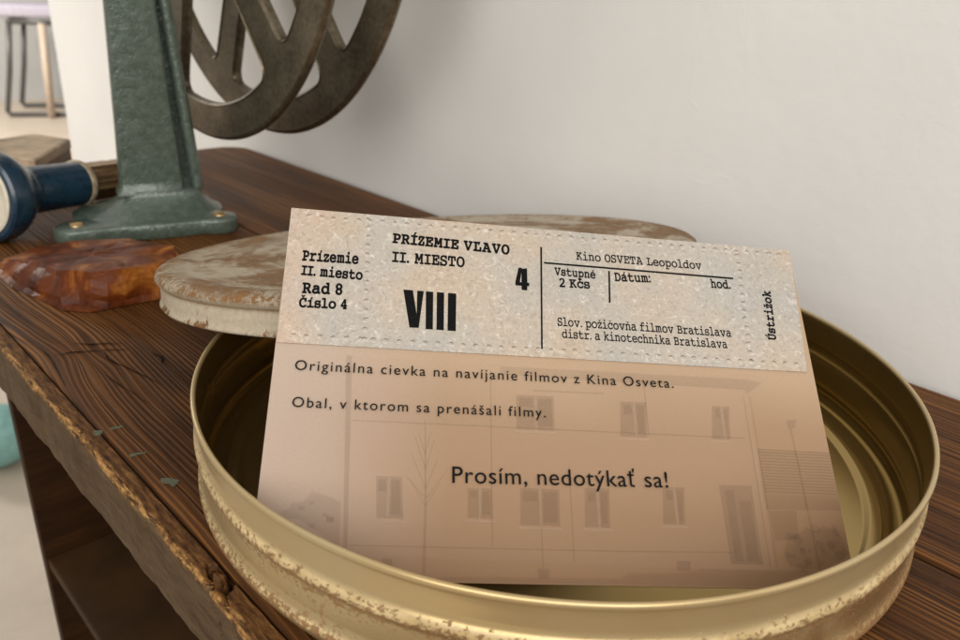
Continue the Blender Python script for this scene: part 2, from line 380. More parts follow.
# front edge strip with worn arris and splits
def nosing():
    bm = bmesh.new(); uvl = bm.loops.layers.uv.new('UVMap')
    pr = []
    for k in range(5): pr.append((1.0025, -.10 + .024 * k, .0))
    for k in range(11): pr.append((1.003 + .004 * k, 0.0, .02 + .24 * k / 10))
    for k in range(1, 8):
        t = k / 8 * PI / 2; pr.append((1.043 + .014 * math.sin(t), -.014 + .014 * math.cos(t), .26 + .12 * k / 8))
    for k in range(19): pr.append((1.058, -.016 - .205 * k / 18, .40 + .55 * k / 18))
    pr.append((1.045, -.225, .98)); pr.append((1.00, -.225, 1.))
    al = []
    a = A0
    while a < A1 - .02:
        al.append(a); a += .0035 if -.35 < a < .75 else (.008 if a < 2.2 and a > -.35 else .03)
    al.append(A1 - .02)
    G = []
    for a in al:
        row = []
        w1 = fbm(a * 2.2, .3, 1.) ; w2 = fbm(a * 9, 4.1, 2.); w3 = fbm(a * 30, 7., 3.)
        for (o, z, v) in pr:
            ar = math.exp(-((v - .32) / .10) ** 2)
            o2 = o + (.006 * w1 + .003 * w2) * min(1, v / .25) ; z2 = z
            chip = max(0, .55 * w1 + .6 * w2 + .35 * w3 + .05 * noise.noise(Vector((a * 40, v * 30, 0))))
            o2 -= .011 * ar * chip; z2 -= .008 * ar * chip
            o2 += .0012 * noise.noise(Vector((a * 18, o * 30, z * 30 + 9))); z2 += .0010 * noise.noise(Vector((a * 22, o * 60, 5)))
            # splits
            for (c0, sl, wd, dp, lo_, hi) in ((.118, -.18, .011, .045, .02, .62), (.060, -.34, .012, .055, .0, .85), (-.16, -.1, .004, .014, .25, .7), (.42, -.05, .003, .010, .3, .55), (.93, .02, .004, .012, .15, .5)):
                if lo_ <= v <= hi:
                    ce = c0 + sl * max(0, v - .12) + .012 * math.sin(v * 23 + c0 * 40) + .006 * noise.noise(Vector((v * 22, c0, 1)))
                    d = abs(a - ce) / (wd * (1.25 - v))
                    if d < 1.6:
                        q = math.exp(-d * d * 1.6) * dp
                        if v < .33: z2 -= q
                        if v > .25: o2 -= q * .8
            row.append(bm.verts.new((a, o2, min(z2, .004))))
        G.append(row)
    for i in range(len(al) - 1):
        for k in range(len(pr) - 1):
            f = bm.faces.new((G[i][k], G[i][k + 1], G[i + 1][k + 1], G[i + 1][k]))
            vv = (pr[k][2], pr[k + 1][2], pr[k + 1][2], pr[k][2])
            for l, q in zip(f.loops, vv): l[uvl].uv = (l.vert.co.x, q)
    bm.faces.new(G[0]); bm.faces.new(list(reversed(G[-1])))
    bmesh.ops.recalc_face_normals(bm, faces=bm.faces)
    return bm
obj('edge_strip', nosing(), NOSE, table, True, 60)
bm = bmesh.new(); add_box(bm, 2.56, -1.22, FZ, 2.63, .90, -.192, .006)
obj('side_panel', bm, WDARK, table)
bm = bmesh.new(); add_box(bm, -3.9, -1.22, FZ, -3.83, .90, -.192, .006)
obj('side_panel', bm, WDARK, table)
bm = bmesh.new(); add_box(bm, -3.82, -1.12, -1.66, 2.557, .89, -1.60, .008)
obj('shelf', bm, m_wood_dark('dark_shelf_board', (.060, .030, .012)), table)
bm = bmesh.new(); add_box(bm, -3.82, -1.20, FZ + .01, 2.557, -1.13, -.193, .004)
obj('back_panel', bm, WDARK, table)
bm = bmesh.new(); add_box(bm, -3.82, -1.12, -3.9, 2.557, .89, -3.84, .008)
obj('shelf', bm, WDARK, table)
PAINT = m_ink('grey_green_paint', (.13, .14, .095), .75)
def splat(pts, seed):
    bm = bmesh.new(); n = len(pts); lo = []; hi = []
    out = []
    for i in range(n):
        a, b = Vector(pts[i]), Vector(pts[(i + 1) % n])
        for t in range(5):
            p = a.lerp(b, t / 5); out.append((p.x + .009 * noise.noise(Vector((p.x * 70, p.y * 70, seed))), p.y + .009 * noise.noise(Vector((p.y * 70, p.x * 70, seed + 5)))))
    loft(bm, [[(x, y, -.004) for x, y in out], [(x, y, .0022) for x, y in out]], False, True)
    bmesh.ops.recalc_face_normals(bm, faces=bm.faces)
    return bm
for i, c in enumerate([[(.90, 1.006), (.878, 1.012), (.870, 1.000), (.89, .990)], [(.888, .968), (.880, .968), (.872, .938), (.880, .936)], [(.710, .98), (.703, .982), (.695, .94), (.700, .938)], [(.545, .962), (.52, .965), (.49, .945), (.498, .925), (.525, .935)]]):
    obj('paint_mark', splat(c, i * 3.3), PAINT, table)

CRK = m_plain('dark_crack', (.006, .003, .0015), .9, spec=.1)
def sliver(pts, w, seed):
    bm = bmesh.new(); P = []
    for i in range(len(pts) - 1):
        p, q = Vector(pts[i]), Vector(pts[i + 1])
        for t in range(8): P.append(p.lerp(q, t / 8))
    P.append(Vector(pts[-1])); n = len(P); prev = None
    for i, p in enumerate(P):
        t = (P[min(i + 1, n - 1)] - P[max(i - 1, 0)]).normalized(); s = Vector((-t.y, t.x))
        ww = w * math.sin(PI * (i + .15) / n) * (1 + .7 * noise.noise(Vector((i * .5, seed, 0)))); p = p + s * .008 * noise.noise(Vector((i * .23, 1., seed)))
        c = (bm.verts.new((p.x + s.x * ww, p.y + s.y * ww, .0024)), bm.verts.new((p.x - s.x * ww, p.y - s.y * ww, .0024)))
        if prev: bm.faces.new((prev[0], prev[1], c[1], c[0]))
        prev = c
    bmesh.ops.recalc_face_normals(bm, faces=bm.faces); return bm
for i, (p, w) in enumerate((([(1.555, .86), (1.50, .79), (1.445, .715)], .0042), ([(1.50, .93), (1.475, .87), (1.43, .79)], .0045), ([(1.43, .79), (1.36, .80), (1.22, .77), (1.05, .74)], .0028),
        ([(1.32, .66), (1.25, .655), (1.20, .67)], .004), ([(1.44, .80), (1.39, .72)], .003), ([(1.30, .86), (1.12, .84), (.95, .82)], .0018), ([(.35, .90), (.1, .905), (-.1, .90)], .0018), ([(-1.0, -.52), (-1.5, -.53), (-2.1, -.51)], .0035), ([(-.9, -.75), (-1.4, -.74), (-1.7, -.75)], .003))):
    obj('crack', sliver(p, w, i * 7.1), CRK, table)
# ------------------------------------------------------------------ film can
can = tag(empty('film_can', (0, 0, .001)), 'open gold lacquered round film can with rusty ribs holding the card', 'film can')
def bulge(r, z0, z1, h, n=8): return [(r + h * math.sin(PI * k / n) ** 1.0, z0 + (z1 - z0) * k / n) for k in range(n + 1)]
prof = [(0, 0), (.90, 0), (.962, 0), (.978, .004), (.986, .012)]
prof += bulge(.988, .020, .070, .012) + [(.988, .09), (.988, .12), (.988, .145)] + bulge(.988, .152, .200, .012) + [(.9875, .215), (.9875, .24), (.9875, .258), (.989, .266)]
for k in range(11):
    t = -PI * .42 + (PI * 1.30) * k / 10; prof.append((.9915 + .0068 * math.cos(t), .2775 + .0095 * math.sin(t)))
prof += [(.9835, .270), (.983, .255), (.983, .215)] + list(reversed(bulge(.983, .154, .198, .012))) + [(.983, .12), (.983, .085)] + list(reversed(bulge(.983, .022, .068, .012)))
prof += [(.978, .013), (.965, .010), (.938, .010), (.932, .019), (.925, .021), (.903, .021), (.895, .019), (.888, .010), (.88, .008), (.60, .008), (0, .008)]
def cwob(t, r, z):
    k = min(1, r) ** 3
    return (.0022 * noise.noise(Vector((math.cos(t) * 2, math.sin(t) * 2, z * 4))) * k, .0016 * noise.noise(Vector((math.cos(t) * 3, math.sin(t) * 3, 4))) * k * (1 if z > .1 else .0))
bm = lathe(prof, 256, wob=cwob)
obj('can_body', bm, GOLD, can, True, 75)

# ------------------------------------------------------------------ lid
lid = tag(empty('film_tin_cover', (-.3046, .826, .3611)), 'rusty off-white round tin cover tilted behind the card', 'tin cover')
lid.rotation_mode = 'QUATERNION'
lid.rotation_quaternion = Vector((0, 0, 1)).rotation_difference(Vector((-.0665, .1873, 1)).normalized())
prof = [(0, -.010), (.60, -.010), (.84, -.011), (.862, -.010), (.885, -.002), (.905, 0), (.935, -.0005), (.955, -.005), (.965, -.013), (.969, -.022), (.967, -.031), (.958, -.040), (.952, -.046), (.951, -.052), (.954, -.060), (.955, -.085), (.955, -.103), (.960, -.107), (.963, -.113), (.960, -.119), (.953, -.120), (.947, -.115), (.947, -.06), (.943, -.048), (.955, -.030), (.948, -.016), (.90, -.010), (.862, -.020), (0, -.019)]
def lwob(t, r, z):
    return (.0012 * noise.noise(Vector((math.cos(t) * 2, math.sin(t) * 2, 7))) * min(1, r), .0010 * noise.noise(Vector((r * 3 * math.cos(t), r * 3 * math.sin(t), 2))))
obj('shell', lathe(prof, 220, wob=lwob), LID, lid, True, 60)

# ------------------------------------------------------------------ card
TEXTS= [('Prízemie', 0.041, 0.7667, 0.1794, 0.7685, 0.0275, 'B'), ('II. miesto', 0.0421, 0.7255, 0.1921, 0.7237, 0.0253, 'B'), ('Rad 8', 0.0494, 0.6752, 0.1453, 0.6777, 0.0273, 'B'), ('Číslo 4', 0.0453, 0.636, 0.1592, 0.6388, 0.0239, 'B'), ('PRÍZEMIE VĽAVO', 0.2631, 0.8391, 0.5697, 0.832, 0.0272, 'B'), ('II. MIESTO', 0.2643, 0.7825, 0.4508, 0.783, 0.0287, 'M'), ('Kino OSVETA Leopoldov', 0.7518, 0.8319, 1.1056, 0.833, 0.0234, 'R'), ('Vstupné', 0.69, 0.7804, 0.8009, 0.7787, 0.0222, 'M'), ('2 Kčs', 0.702, 0.7453, 0.7838, 0.7476, 0.0236, 'M'), ('Dátum:', 0.8546, 0.776, 0.954, 0.7798, 0.0246, 'M'), ('hod.', 1.1252, 0.7784, 1.1809, 0.7793, 0.0236, 'M'), ('Slov. požičovňa filmov Bratislava', 0.691, 0.6323, 1.1616, 0.6338, 0.0225, 'R'), ('distr. a kinotechnika Bratislava', 0.7011, 0.5991, 1.1456, 0.5999, 0.0222, 'R'), ('Ústrižok', 1.2866, 0.6321, 1.2954, 0.7803, 0.0211, 'B'), ('Originálna cievka na navíjanie filmov z Kina Osveta.', 0.0508, 0.4708, 0.9837, 0.4796, 0.0249, 'S'), ('Obal, v ktorom sa prenášali filmy.', 0.0532, 0.3792, 0.6499, 0.3846, 0.0244, 'S'), ('Prosím, nedotýkať sa!', 0.4253, 0.2168, 0.941, 0.2247, 0.0379, 'L')]
VIII = [[(0.2961, 0.7043), (0.32, 0.704), (0.3316, 0.6373), (0.3309, 0.7038), (0.3476, 0.704), (0.3377, 0.6003), (0.315, 0.5997)], [(0.3529, 0.7035), (0.3714, 0.7036), (0.3727, 0.5984), (0.3548, 0.5982)], [(0.3806, 0.7038), (0.3992, 0.7036), (0.3998, 0.5982), (0.3817, 0.5983)], [(0.4091, 0.7035), (0.4301, 0.7035), (0.4298, 0.5979), (0.4091, 0.5978)]]
four = [[(0.5937, 0.7938), (0.6028, 0.7937), (0.5963, 0.7507), (0.6, 0.7504), (0.6011, 0.7908), (0.6162, 0.7936), (0.6159, 0.7506), (0.6212, 0.7501), (0.6204, 0.7403), (0.6156, 0.7405), (0.6147, 0.7275), (0.5999, 0.728), (0.6002, 0.7398), (0.5839, 0.7402), (0.5841, 0.7509)]]
lines = [[(0.6543, 0.8623), (0.6592, 0.8624), (0.6496, 0.5648), (0.645, 0.5648)], [(0.6629, 0.8172), (1.1932, 0.8148), (1.1923, 0.8091), (0.6626, 0.8117)], [(0.8376, 0.805), (0.8426, 0.8051), (0.837, 0.7089), (0.8321, 0.7088)]]
ticket = [(0.0, 0.9192), (1.3784, 0.9192), (1.3591, 0.5462), (0.0027, 0.5388)]
perf_v1 = [(0.1974, 0.9163), (0.2087, 0.5471)]
perf_v2 = [(1.2164, 0.9071), (1.2053, 0.5552)]
facade = [[(0.1808, 0.5163), (1.1831, 0.5203), (1.1826, 0.0378), (0.1963, 0.0509)]]
windows = [[(0.253, 0.2272), (0.3114, 0.2271), (0.3178, 0.1331), (0.2588, 0.1336)], [(0.4607, 0.2076), (0.517, 0.2074), (0.5184, 0.1394), (0.4615, 0.1398)], [(0.5829, 0.212), (0.6751, 0.2118), (0.6735, 0.127), (0.5815, 0.1278)], [(0.7365, 0.2177), (0.7957, 0.2175), (0.7915, 0.1276), (0.7317, 0.1281)], [(0.9283, 0.2271), (0.9817, 0.227), (0.9738, 0.1396), (0.9197, 0.14)], [(0.5791, 0.4395), (0.6725, 0.4409), (0.6711, 0.3542), (0.5778, 0.3534)], [(0.841, 0.437), (0.9082, 0.4379), (0.9019, 0.3479), (0.8343, 0.3473)], [(1.0809, 0.4385), (1.1272, 0.4391), (1.1168, 0.3522), (1.0697, 0.3518)], [(0.9437, 0.0571), (0.9753, 0.0567), (0.9734, 0.0357), (0.9414, 0.0362)], [(0.2752, 0.0485), (0.2967, 0.0482), (0.2979, 0.0315), (0.2762, 0.0319)]]
door = [[(1.0704, 0.2372), (1.1535, 0.2378), (1.153, 0.0528), (1.0744, 0.0533)], [(1.1888, 0.1787), (1.2597, 0.1809), (1.2547, 0.1146), (1.1927, 0.1084)]]
lowb = [[(0.0413, 0.1334), (0.0714, 0.1495), (0.0725, 0.1604), (0.0978, 0.1634), (0.1152, 0.186), (0.155, 0.1764), (0.1798, 0.164), (0.1822, 0.0694), (0.095, 0.1243), (0.042, 0.127)]]
roofs = [[(1.1846, 0.3315), (1.3772, 0.3298), (1.3781, 0.2213), (1.1814, 0.2193)]]
band = [[(1.1811, 0.2179), (1.3777, 0.2199), (1.378, 0.1847), (1.1825, 0.1808)]]
eave = [[(0.5408, 0.5119), (1.1824, 0.5161), (1.228, 0.5092), (1.1815, 0.4763), (1.175, 0.4868), (0.5405, 0.4894)]]
bush = [[(1.2189, 0.0998), (1.233, 0.121), (1.26, 0.1288), (1.2782, 0.1434), (1.2992, 0.1322), (1.3203, 0.147), (1.3522, 0.1384), (1.3664, 0.1199), (1.3726, 0.0782), (1.2935, 0.0422), (1.2201, 0.052), (1.2067, 0.0743)]]
lamp = [[(1.2813, 0.3879), (1.2862, 0.3882), (1.2961, 0.0423), (1.2885, 0.0421)], [(1.2746, 0.4087), (1.3042, 0.4142), (1.2958, 0.3913), (1.2772, 0.3864)]]
tree = [[(0.359, 0.3647), (0.3613, 0.3648), (0.3687, 0.1636), (0.3695, 0.0089), (0.3622, 0.0087), (0.3633, 0.1634)], [(0.3644, 0.1635), (0.3667, 0.1635), (0.397, 0.2144), (0.3952, 0.2143)], [(0.3644, 0.1635), (0.3667, 0.1635), (0.3286, 0.2256), (0.3268, 0.2255)], [(0.3635, 0.1995), (0.3658, 0.1995), (0.3914, 0.27), (0.3895, 0.2699)], [(0.3634, 0.204), (0.3656, 0.2041), (0.3313, 0.2815), (0.3294, 0.2814)], [(0.3623, 0.2454), (0.3646, 0.2455), (0.3835, 0.3172), (0.3816, 0.3172)], [(0.3622, 0.25), (0.3645, 0.2501), (0.3392, 0.32), (0.3374, 0.3199)], [(0.3641, 0.1769), (0.3663, 0.177), (0.4148, 0.2475), (0.413, 0.2474)], [(0.3612, 0.2876), (0.3635, 0.2877), (0.3761, 0.3362), (0.3742, 0.3361)], [(0.3614, 0.2805), (0.3637, 0.2806), (0.3458, 0.3324), (0.344, 0.3323)], [(0.364, 0.1814), (0.3662, 0.1815), (0.3194, 0.2298), (0.3176, 0.2297)]]
post = [[(0.6281, 0.1247), (0.6309, 0.1248), (0.6309, 0.033), (0.6282, 0.0329)], [(0.6176, 0.0327), (0.6436, 0.0324), (0.6416, 0.012), (0.6197, 0.012)]]
ground = [[(0.4015, 0.0116), (0.8055, 0.0151), (0.825, 0.0262), (0.9482, 0.0308), (1.0094, 0.0409), (1.1685, 0.0419), (1.3696, 0.0415), (1.3792, 0.0057), (0.3802, -0.0033)]]
plinth = [[(0.2032, 0.0741), (0.8106, 0.0762), (1.0884, 0.0806), (1.0879, 0.0779), (0.8104, 0.0735), (0.2033, 0.0716)], [(0.1912, 0.3561), (1.1546, 0.3584), (1.1547, 0.3553), (0.1914, 0.3533)], [(0.1667, 0.5154), (0.1808, 0.5163), (0.2005, 0.051), (0.192, 0.0508)]]

BLc = Vector((-.7820989, -.68206399, .12246012)); AX = Vector((.99663885, -.01682255, -.08017487)); BX = Vector((.0649785, .75833347, .64862018)); CX = AX.cross(BX).normalized()
CW, CH = 1.37828, .9192
card = tag(empty('information_card'), 'printed museum information card with cinema ticket picture leaning in the can', 'card')
card.matrix_world = Matrix((( AX.x, BX.x, CX.x, BLc.x), (AX.y, BX.y, CX.y, BLc.y), (AX.z, BX.z, CX.z, BLc.z), (0, 0, 0, 1)))
def plate(name, pts, z0, z1, m, parent):
    bm = bmesh.new(); loft(bm, [[(x, y, z0) for x, y in pts], [(x, y, z1) for x, y in pts]])
    bmesh.ops.recalc_face_normals(bm, faces=bm.faces); return obj(name, bm, m, parent)
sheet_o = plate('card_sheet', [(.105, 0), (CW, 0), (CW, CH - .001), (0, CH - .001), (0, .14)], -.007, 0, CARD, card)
strip = plate('ticket_strip', ticket, -.0002, .0040, TICKET, card)
def flats(polys, z, th=.0006):
    bm = bmesh.new()
    for i, p in enumerate(polys):
        zz = z + .00001 * i
        f = bm.faces.new([bm.verts.new((x, y, zz)) for x, y in p])
        if f.normal.z < 0: f.normal_flip()
    for f in bm.faces:
        f.normal_update()
        if f.normal.z < 0: f.normal_flip()
    return bm
def clipc(P):   # keep the print inside the sheet
    return [[(min(max(x, .002), CW - .002), min(max(y, .002), CH)) for x, y in p] for p in P]
fr = []
for p in windows[:8]:                       # window middles and sills
    (x0, y0), (x1, y1), (x2, y2), (x3, y3) = p
    xm = (x0 + x1) / 2; fr.append([(xm - .003, y0), (xm + .003, y0), (xm + .003, y2), (xm - .003, y3)])
    fr.append([(x3 - .006, y3 - .004), (x2 + .006, y2 - .004), (x2 + .006, y2 - .009), (x3 - .006, y3 - .009)])
pan = []
for (x0, y0), (x1, y1), (x2, y2), (x3, y3) in windows[:8]:
    pan.append([(x0 + .006, y0 - .008), ((x0 + x1) / 2 - .006, y1 - .008), ((x0 + x1) / 2 - .006, (y0 + y2) / 2 + .012), (x0 + .006, (y0 + y2) / 2 + .012)])
    pan.append([((x0 + x1) / 2 + .006, y0 - .008), (x1 - .006, y1 - .008), (x2 - .006, y2 + .008), ((x0 + x1) / 2 + .006, y2 + .008)])
pan += [[(1.082, .225), (1.105, .225), (1.104, .06), (1.085, .06)], [(1.115, .20), (1.145, .20), (1.143, .06), (1.116, .06)], [(.62, .455), (.80, .457), (.80, .452), (.62, .45)]]
for k in range(24):
    cx, cy = 1.29 + rnd.uniform(-.075, .078), .09 + rnd.uniform(-.045, .06); r = rnd.uniform(.006, .016)
    pan.append([(cx + r * math.cos(q) * rnd.uniform(.6, 1.2), cy + r * math.sin(q) * rnd.uniform(.6, 1.2)) for q in (0, 1.05, 2.1, 3.14, 4.2, 5.2)])
for k in range(10):
    cx, cy = rnd.uniform(.06, .18), rnd.uniform(.10, .165); r = rnd.uniform(.004, .012)
    pan.append([(cx - r, cy - r * .7), (cx + r, cy - r * .7), (cx + r, cy + r * .7), (cx - r, cy + r * .7)])
lines_extra = [[(x, y), (x + .003, y), (x + .003, y - h), (x, y - h)] for x, y, h in ((1.185, .47, .42), (1.168, .47, .42), (.515, .50, .42), (.905, .50, .15), (.70, .27, .22))]
tiles = list(lines_extra)
(x0, y0), (x1, y1), (x2, y2), (x3, y3) = roofs[0]
for k in range(15):
    t = k / 15; ya = y0 + (y3 - y0) * t; tiles.append([(x0, ya), (x1, ya - .001), (x1, ya - .0035), (x0, ya - .0025)])
bm = bmesh.new()
for mi, (polys, z) in enumerate(((facade, .0006), (windows + door + bush, .0012), (fr, .0018), (lowb + roofs + eave + ground, .0015), (tiles + band + lamp + tree + post + plinth, .0026), (pan, .0033))):
    for i, p in enumerate(clipc(polys)):
        f = bm.faces.new([bm.verts.new((x, y, z + 1e-5 * i)) for x, y in p]); f.material_index = mi
        f.normal_update()
        if f.normal.z < 0: f.normal_flip()
obj('printed_picture', bm, [INK3, INK2, INK5, INK4, INK6, INK4], sheet_o)

def curve_mesh(cu):
    o = bpy.data.objects.new('tmp', cu); C.objects.link(o)
    dg = bpy.context.evaluated_depsgraph_get(); me = bpy.data.meshes.new_from_object(o.evaluated_get(dg))
    bpy.data.objects.remove(o); bpy.data.curves.remove(cu); return me
def text_mesh(s, off=0., spacing=1.):
    cu = bpy.data.curves.new('tmp', 'FONT'); cu.body = s; cu.size = 1; cu.offset = off; cu.space_character = spacing; cu.resolution_u = 6
    return curve_mesh(cu)
def bounds(vs): return min(v[0] for v in vs), max(v[0] for v in vs), min(v[1] for v in vs), max(v[1] for v in vs)
ACC = {'í': ('i', 'a'), 'Í': ('I', 'a'), 'Č': ('C', 'c'), 'č': ('c', 'c'), 'é': ('e', 'a'), 'á': ('a', 'a'), 'ž': ('z', 'c'), 'ň': ('n', 'c'), 'Ú': ('U', 'a'), 'Ľ': ('L', 'l')}
GC = {}
def glyph(ch, off):
    """slab letter polygons at cap height 1, left bearing 0 -> (verts, faces, width)"""
    key = (ch, off)
    if key in GC: return GC[key]
    b, acc = ACC.get(ch, (ch, None))
    if 'A' <= b <= 'Z': u = chr(0x1d670 + ord(b) - 65)
    elif 'a' <= b <= 'z': u = chr(0x1d68a + ord(b) - 97)
    elif '0' <= b <= '9': u = chr(0x1d7f6 + ord(b) - 48)
    else: u = b
    me = text_mesh(u, off if b not in '.:' else off * .8)
    vs = [(v.co.x / CAP, v.co.y / CAP) for v in me.vertices]; fs = [tuple(p.vertices) for p in me.polygons]
    bpy.data.meshes.remove(me)
    if acc and b == 'i': fs = [f for f in fs if max(vs[i][1] for i in f) < .80]
    used = sorted({i for f in fs for i in f}); mp = {i: k for k, i in enumerate(used)}
    vs = [vs[i] for i in used]; fs = [tuple(mp[i] for i in f) for f in fs]
    x0, x1, y0, y1 = bounds(vs); vs = [(x - x0, y) for x, y in vs]; w = x1 - x0
    if acc:
        xc = w / 2; k = len(vs); yb = (1.10 if b.isupper() else .86); t = .10 + off * 2
        if acc == 'a': q = [[(xc - .05, yb), (xc + .05, yb), (xc + .24, yb + .27), (xc + .06, yb + .27)]]
        elif acc == 'c': q = [[(xc - .24, yb + .24), (xc - .10, yb + .24), (xc, yb + .12), (xc, yb)], [(xc, yb), (xc, yb + .12), (xc + .10, yb + .24), (xc + .24, yb + .24)]]
        else: q = [[(w * .62, .72), (w * .72, .72), (w * .84, 1.04), (w * .64, 1.04)]]
        for p in q: fs.append(tuple(range(len(vs), len(vs) + 4))); vs += p
    GC[key] = (vs, fs, w); return GC[key]
_m = text_mesh(chr(0x1d670 + 7)); CAP = max(v.co.y for v in _m.vertices); bpy.data.meshes.remove(_m)
_m = text_mesh('H'); SCAP = max(v.co.y for v in _m.vertices); bpy.data.meshes.remove(_m)
def put_line(bm, s, u0, v0, u1, v1, cap, kind, z):
    L = math.hypot(u1 - u0, v1 - v0); ex = ((u1 - u0) / L, (v1 - v0) / L); ey = (-ex[1], ex[0])
    if kind in 'BMR':
        off = .012; d = {'B': .050, 'M': .030, 'R': .008}[kind]; x = 0; items = []
        for ch in s:
            if ch == ' ': x += .55; continue
            vs, fs, w = glyph(ch, off); items.append((x, vs, fs)); x += w + .085 + d
        tot = x - .085 - d
        for (x, vs, fs) in items:
            for q, (dx, dy) in enumerate(((-d, -d * .4), (d, d * .4), (-d * .4, d * .8), (d * .4, -d * .8)) if kind != 'R' else ((-d, 0), (d, 0))):
                nv = [bm.verts.new((u0 + ex[0] * (x + dx + p[0]) * L / tot + ey[0] * (p[1] + dy) * cap, v0 + ex[1] * (x + dx + p[0]) * L / tot + ey[1] * (p[1] + dy) * cap, z + q * 1.5e-5)) for p in vs]
                for f in fs:
                    try: bm.faces.new([nv[i] for i in f])
                    except ValueError: pass
    else:
        off = .002 if kind == 'S' else .002
        k = cap / SCAP
        def wid(sp):
            me = text_mesh(s, off, sp); b = bounds([v.co for v in me.vertices]); return me, b
        m1, b1 = wid(1.); m2, b2 = wid(1.3)
        w1, w2 = (b1[1] - b1[0]) * k, (b2[1] - b2[0]) * k
        sp = max(.9, min(1.6, 1 + .3 * (L - w1) / max(1e-6, w2 - w1)))
        bpy.data.meshes.remove(m1); bpy.data.meshes.remove(m2)
        me, b = wid(sp); sx = L / (b[1] - b[0])
        nv = [bm.verts.new((u0 + ex[0] * (v.co.x - b[0]) * sx + ey[0] * v.co.y * k, v0 + ex[1] * (v.co.x - b[0]) * sx + ey[1] * v.co.y * k, z)) for v in me.vertices]
        for p in me.polygons:
            try: bm.faces.new([nv[i] for i in p.vertices])
            except ValueError: pass
        bpy.data.meshes.remove(me)
bmt = bmesh.new(); bmc = bmesh.new()
for (s, u0, v0, u1, v1, cap, kind) in TEXTS:
    if kind in 'SL': put_line(bmc, s, u0, v0, u1, v1, cap, kind, .0048)
    else: put_line(bmt, s, u0, v0, u1, v1, cap, kind, .0044)
for p in VIII + four + lines: bmt.faces.new([bmt.verts.new((x, y, .0044)) for x, y in p])
for b in (bmt, bmc):
    for f in b.faces:
        f.normal_update()
        if f.normal.z < 0: f.normal_flip()
obj('lettering', bmt, INK, strip); obj('lettering', bmc, INK, sheet_o)
# embossed perforation marks: a dark and a light crescent each
def cres(bm, cx, cy, r, a0, a1, w, z):
    n = 7; prev = None
    for k in range(n + 1):
        t = a0 + (a1 - a0) * k / n; ww = w * math.sin(PI * k / n) + .0006
        p = (bm.verts.new((cx + r * math.cos(t), cy + r * math.sin(t), z)), bm.verts.new((cx + (r - ww) * math.cos(t), cy + (r - ww) * math.sin(t), z)))
        if prev: bm.faces.new((prev[0], p[0], p[1], prev[1]))
        prev = p
bd, bl = bmesh.new(), bmesh.new()
tk = ticket
def dots(p, q, n, jit=.002):
    for k in range(n):
        t = (k + .5) / n; x = p[0] + (q[0] - p[0]) * t + rnd.uniform(-jit, jit) * .6; y = p[1] + (q[1] - p[1]) * t + rnd.uniform(-jit, jit) * .4
        r = rnd.uniform(.0062, .0078); a = rnd.uniform(-.3, .3)
        cres(bd, x, y, r, .2 + a, PI * .95 + a, .0038, .0041); cres(bl, x, y, r, PI * 1.1 + a, PI * 1.85 + a, .0035, .0041)
dots((tk[0][0] + .03, tk[0][1] - .022), (tk[1][0] - .02, tk[1][1] - .018), 42)
dots((tk[3][0] + .02, tk[3][1] + .020), (tk[2][0] - .01, tk[2][1] + .020), 42)
dots(perf_v1[0], perf_v1[1], 14); dots((perf_v2[0][0], perf_v2[0][1] - .01), perf_v2[1], 14)
obj('perforation', bd, EMB, strip); obj('perforation', bl, EMBL, strip)

# ------------------------------------------------------------------ rewinder stand
T18 = math.radians(18)
E1 = Vector((math.cos(T18), math.sin(T18), 0)); E2 = Vector((-E1.y, E1.x, 0))
stand = tag(empty('cast_metal_stand', E1 * -.86 + E2 * 2.65, (0, 0, T18)), 'green hammered enamel cast metal stand carrying the film reel', 'stand')
def sup(cx, cy, a, b, n=4, N=40, ):   # superellipse outline
    return [(cx + a * math.copysign(abs(math.cos(2 * PI * k / N)) ** (2 / n), math.cos(2 * PI * k / N)), cy + b * math.copysign(abs(math.sin(2 * PI * k / N)) ** (2 / n), math.sin(2 * PI * k / N))) for k in range(N)]
bm = bmesh.new()
# flat foot with two rounded lugs (local: origin between the lugs)
out = []
def arc(cx, cy, r, a0, a1, n=8): return [(cx + r * math.cos(math.radians(a0 + (a1 - a0) * k / n)), cy + r * math.sin(math.radians(a0 + (a1 - a0) * k / n))) for k in range(n + 1)]
foot = arc(-.40, -.175, .10, 120, 265, 10) + [(-.30, -.262), (-.20, -.250), (-.10, -.262), (0, -.27), (.10, -.262), (.18, -.252), (.24, -.268)] + arc(.285, -.19, .085, -90, 70, 10) + [(.27, -.08), (.29, .05)] + arc(.20, .22, .09, 0, 90, 5) + [(0, .31)] + arc(-.22, .22, .09, 90, 180, 5) + [(-.32, .05), (-.34, -.05)]
def off(pts, d):
    c = (sum(p[0] for p in pts) / len(pts), sum(p[1] for p in pts) / len(pts))
    r = []
    for i, p in enumerate(pts):
        a = Vector(pts[i - 1]); b = Vector(pts[(i + 1) % len(pts)]); t = (b - a).normalized(); r.append((p[0] - t.y * d, p[1] + t.x * d))
    return r
loft(bm, [[(x, y, .002) for x, y in off(foot, .004)], [(x, y, .008) for x, y in foot], [(x, y, .066) for x, y in foot], [(x, y, .076) for x, y in off(foot, .005)], [(x, y, .080) for x, y in off(foot, .013)]])
# swelling pad up to the column
rings = []
for t in [k / 10 for k in range(11)]:
    e = (1 - t) ** 2.6
    a = .200 + (.37 - .200) * e; b = .120 + (.285 - .120) * (1 - t) ** 1.9
    rings.append([(x, y, .070 + .125 * t) for x, y in sup(.025 - .07 * e, .05, a, b, 2.3 + 1.2 * t)])
loft(bm, rings)
bmesh.ops.recalc_face_normals(bm, faces=bm.faces)
obj('base', bm, GREEN, stand, True, 45)
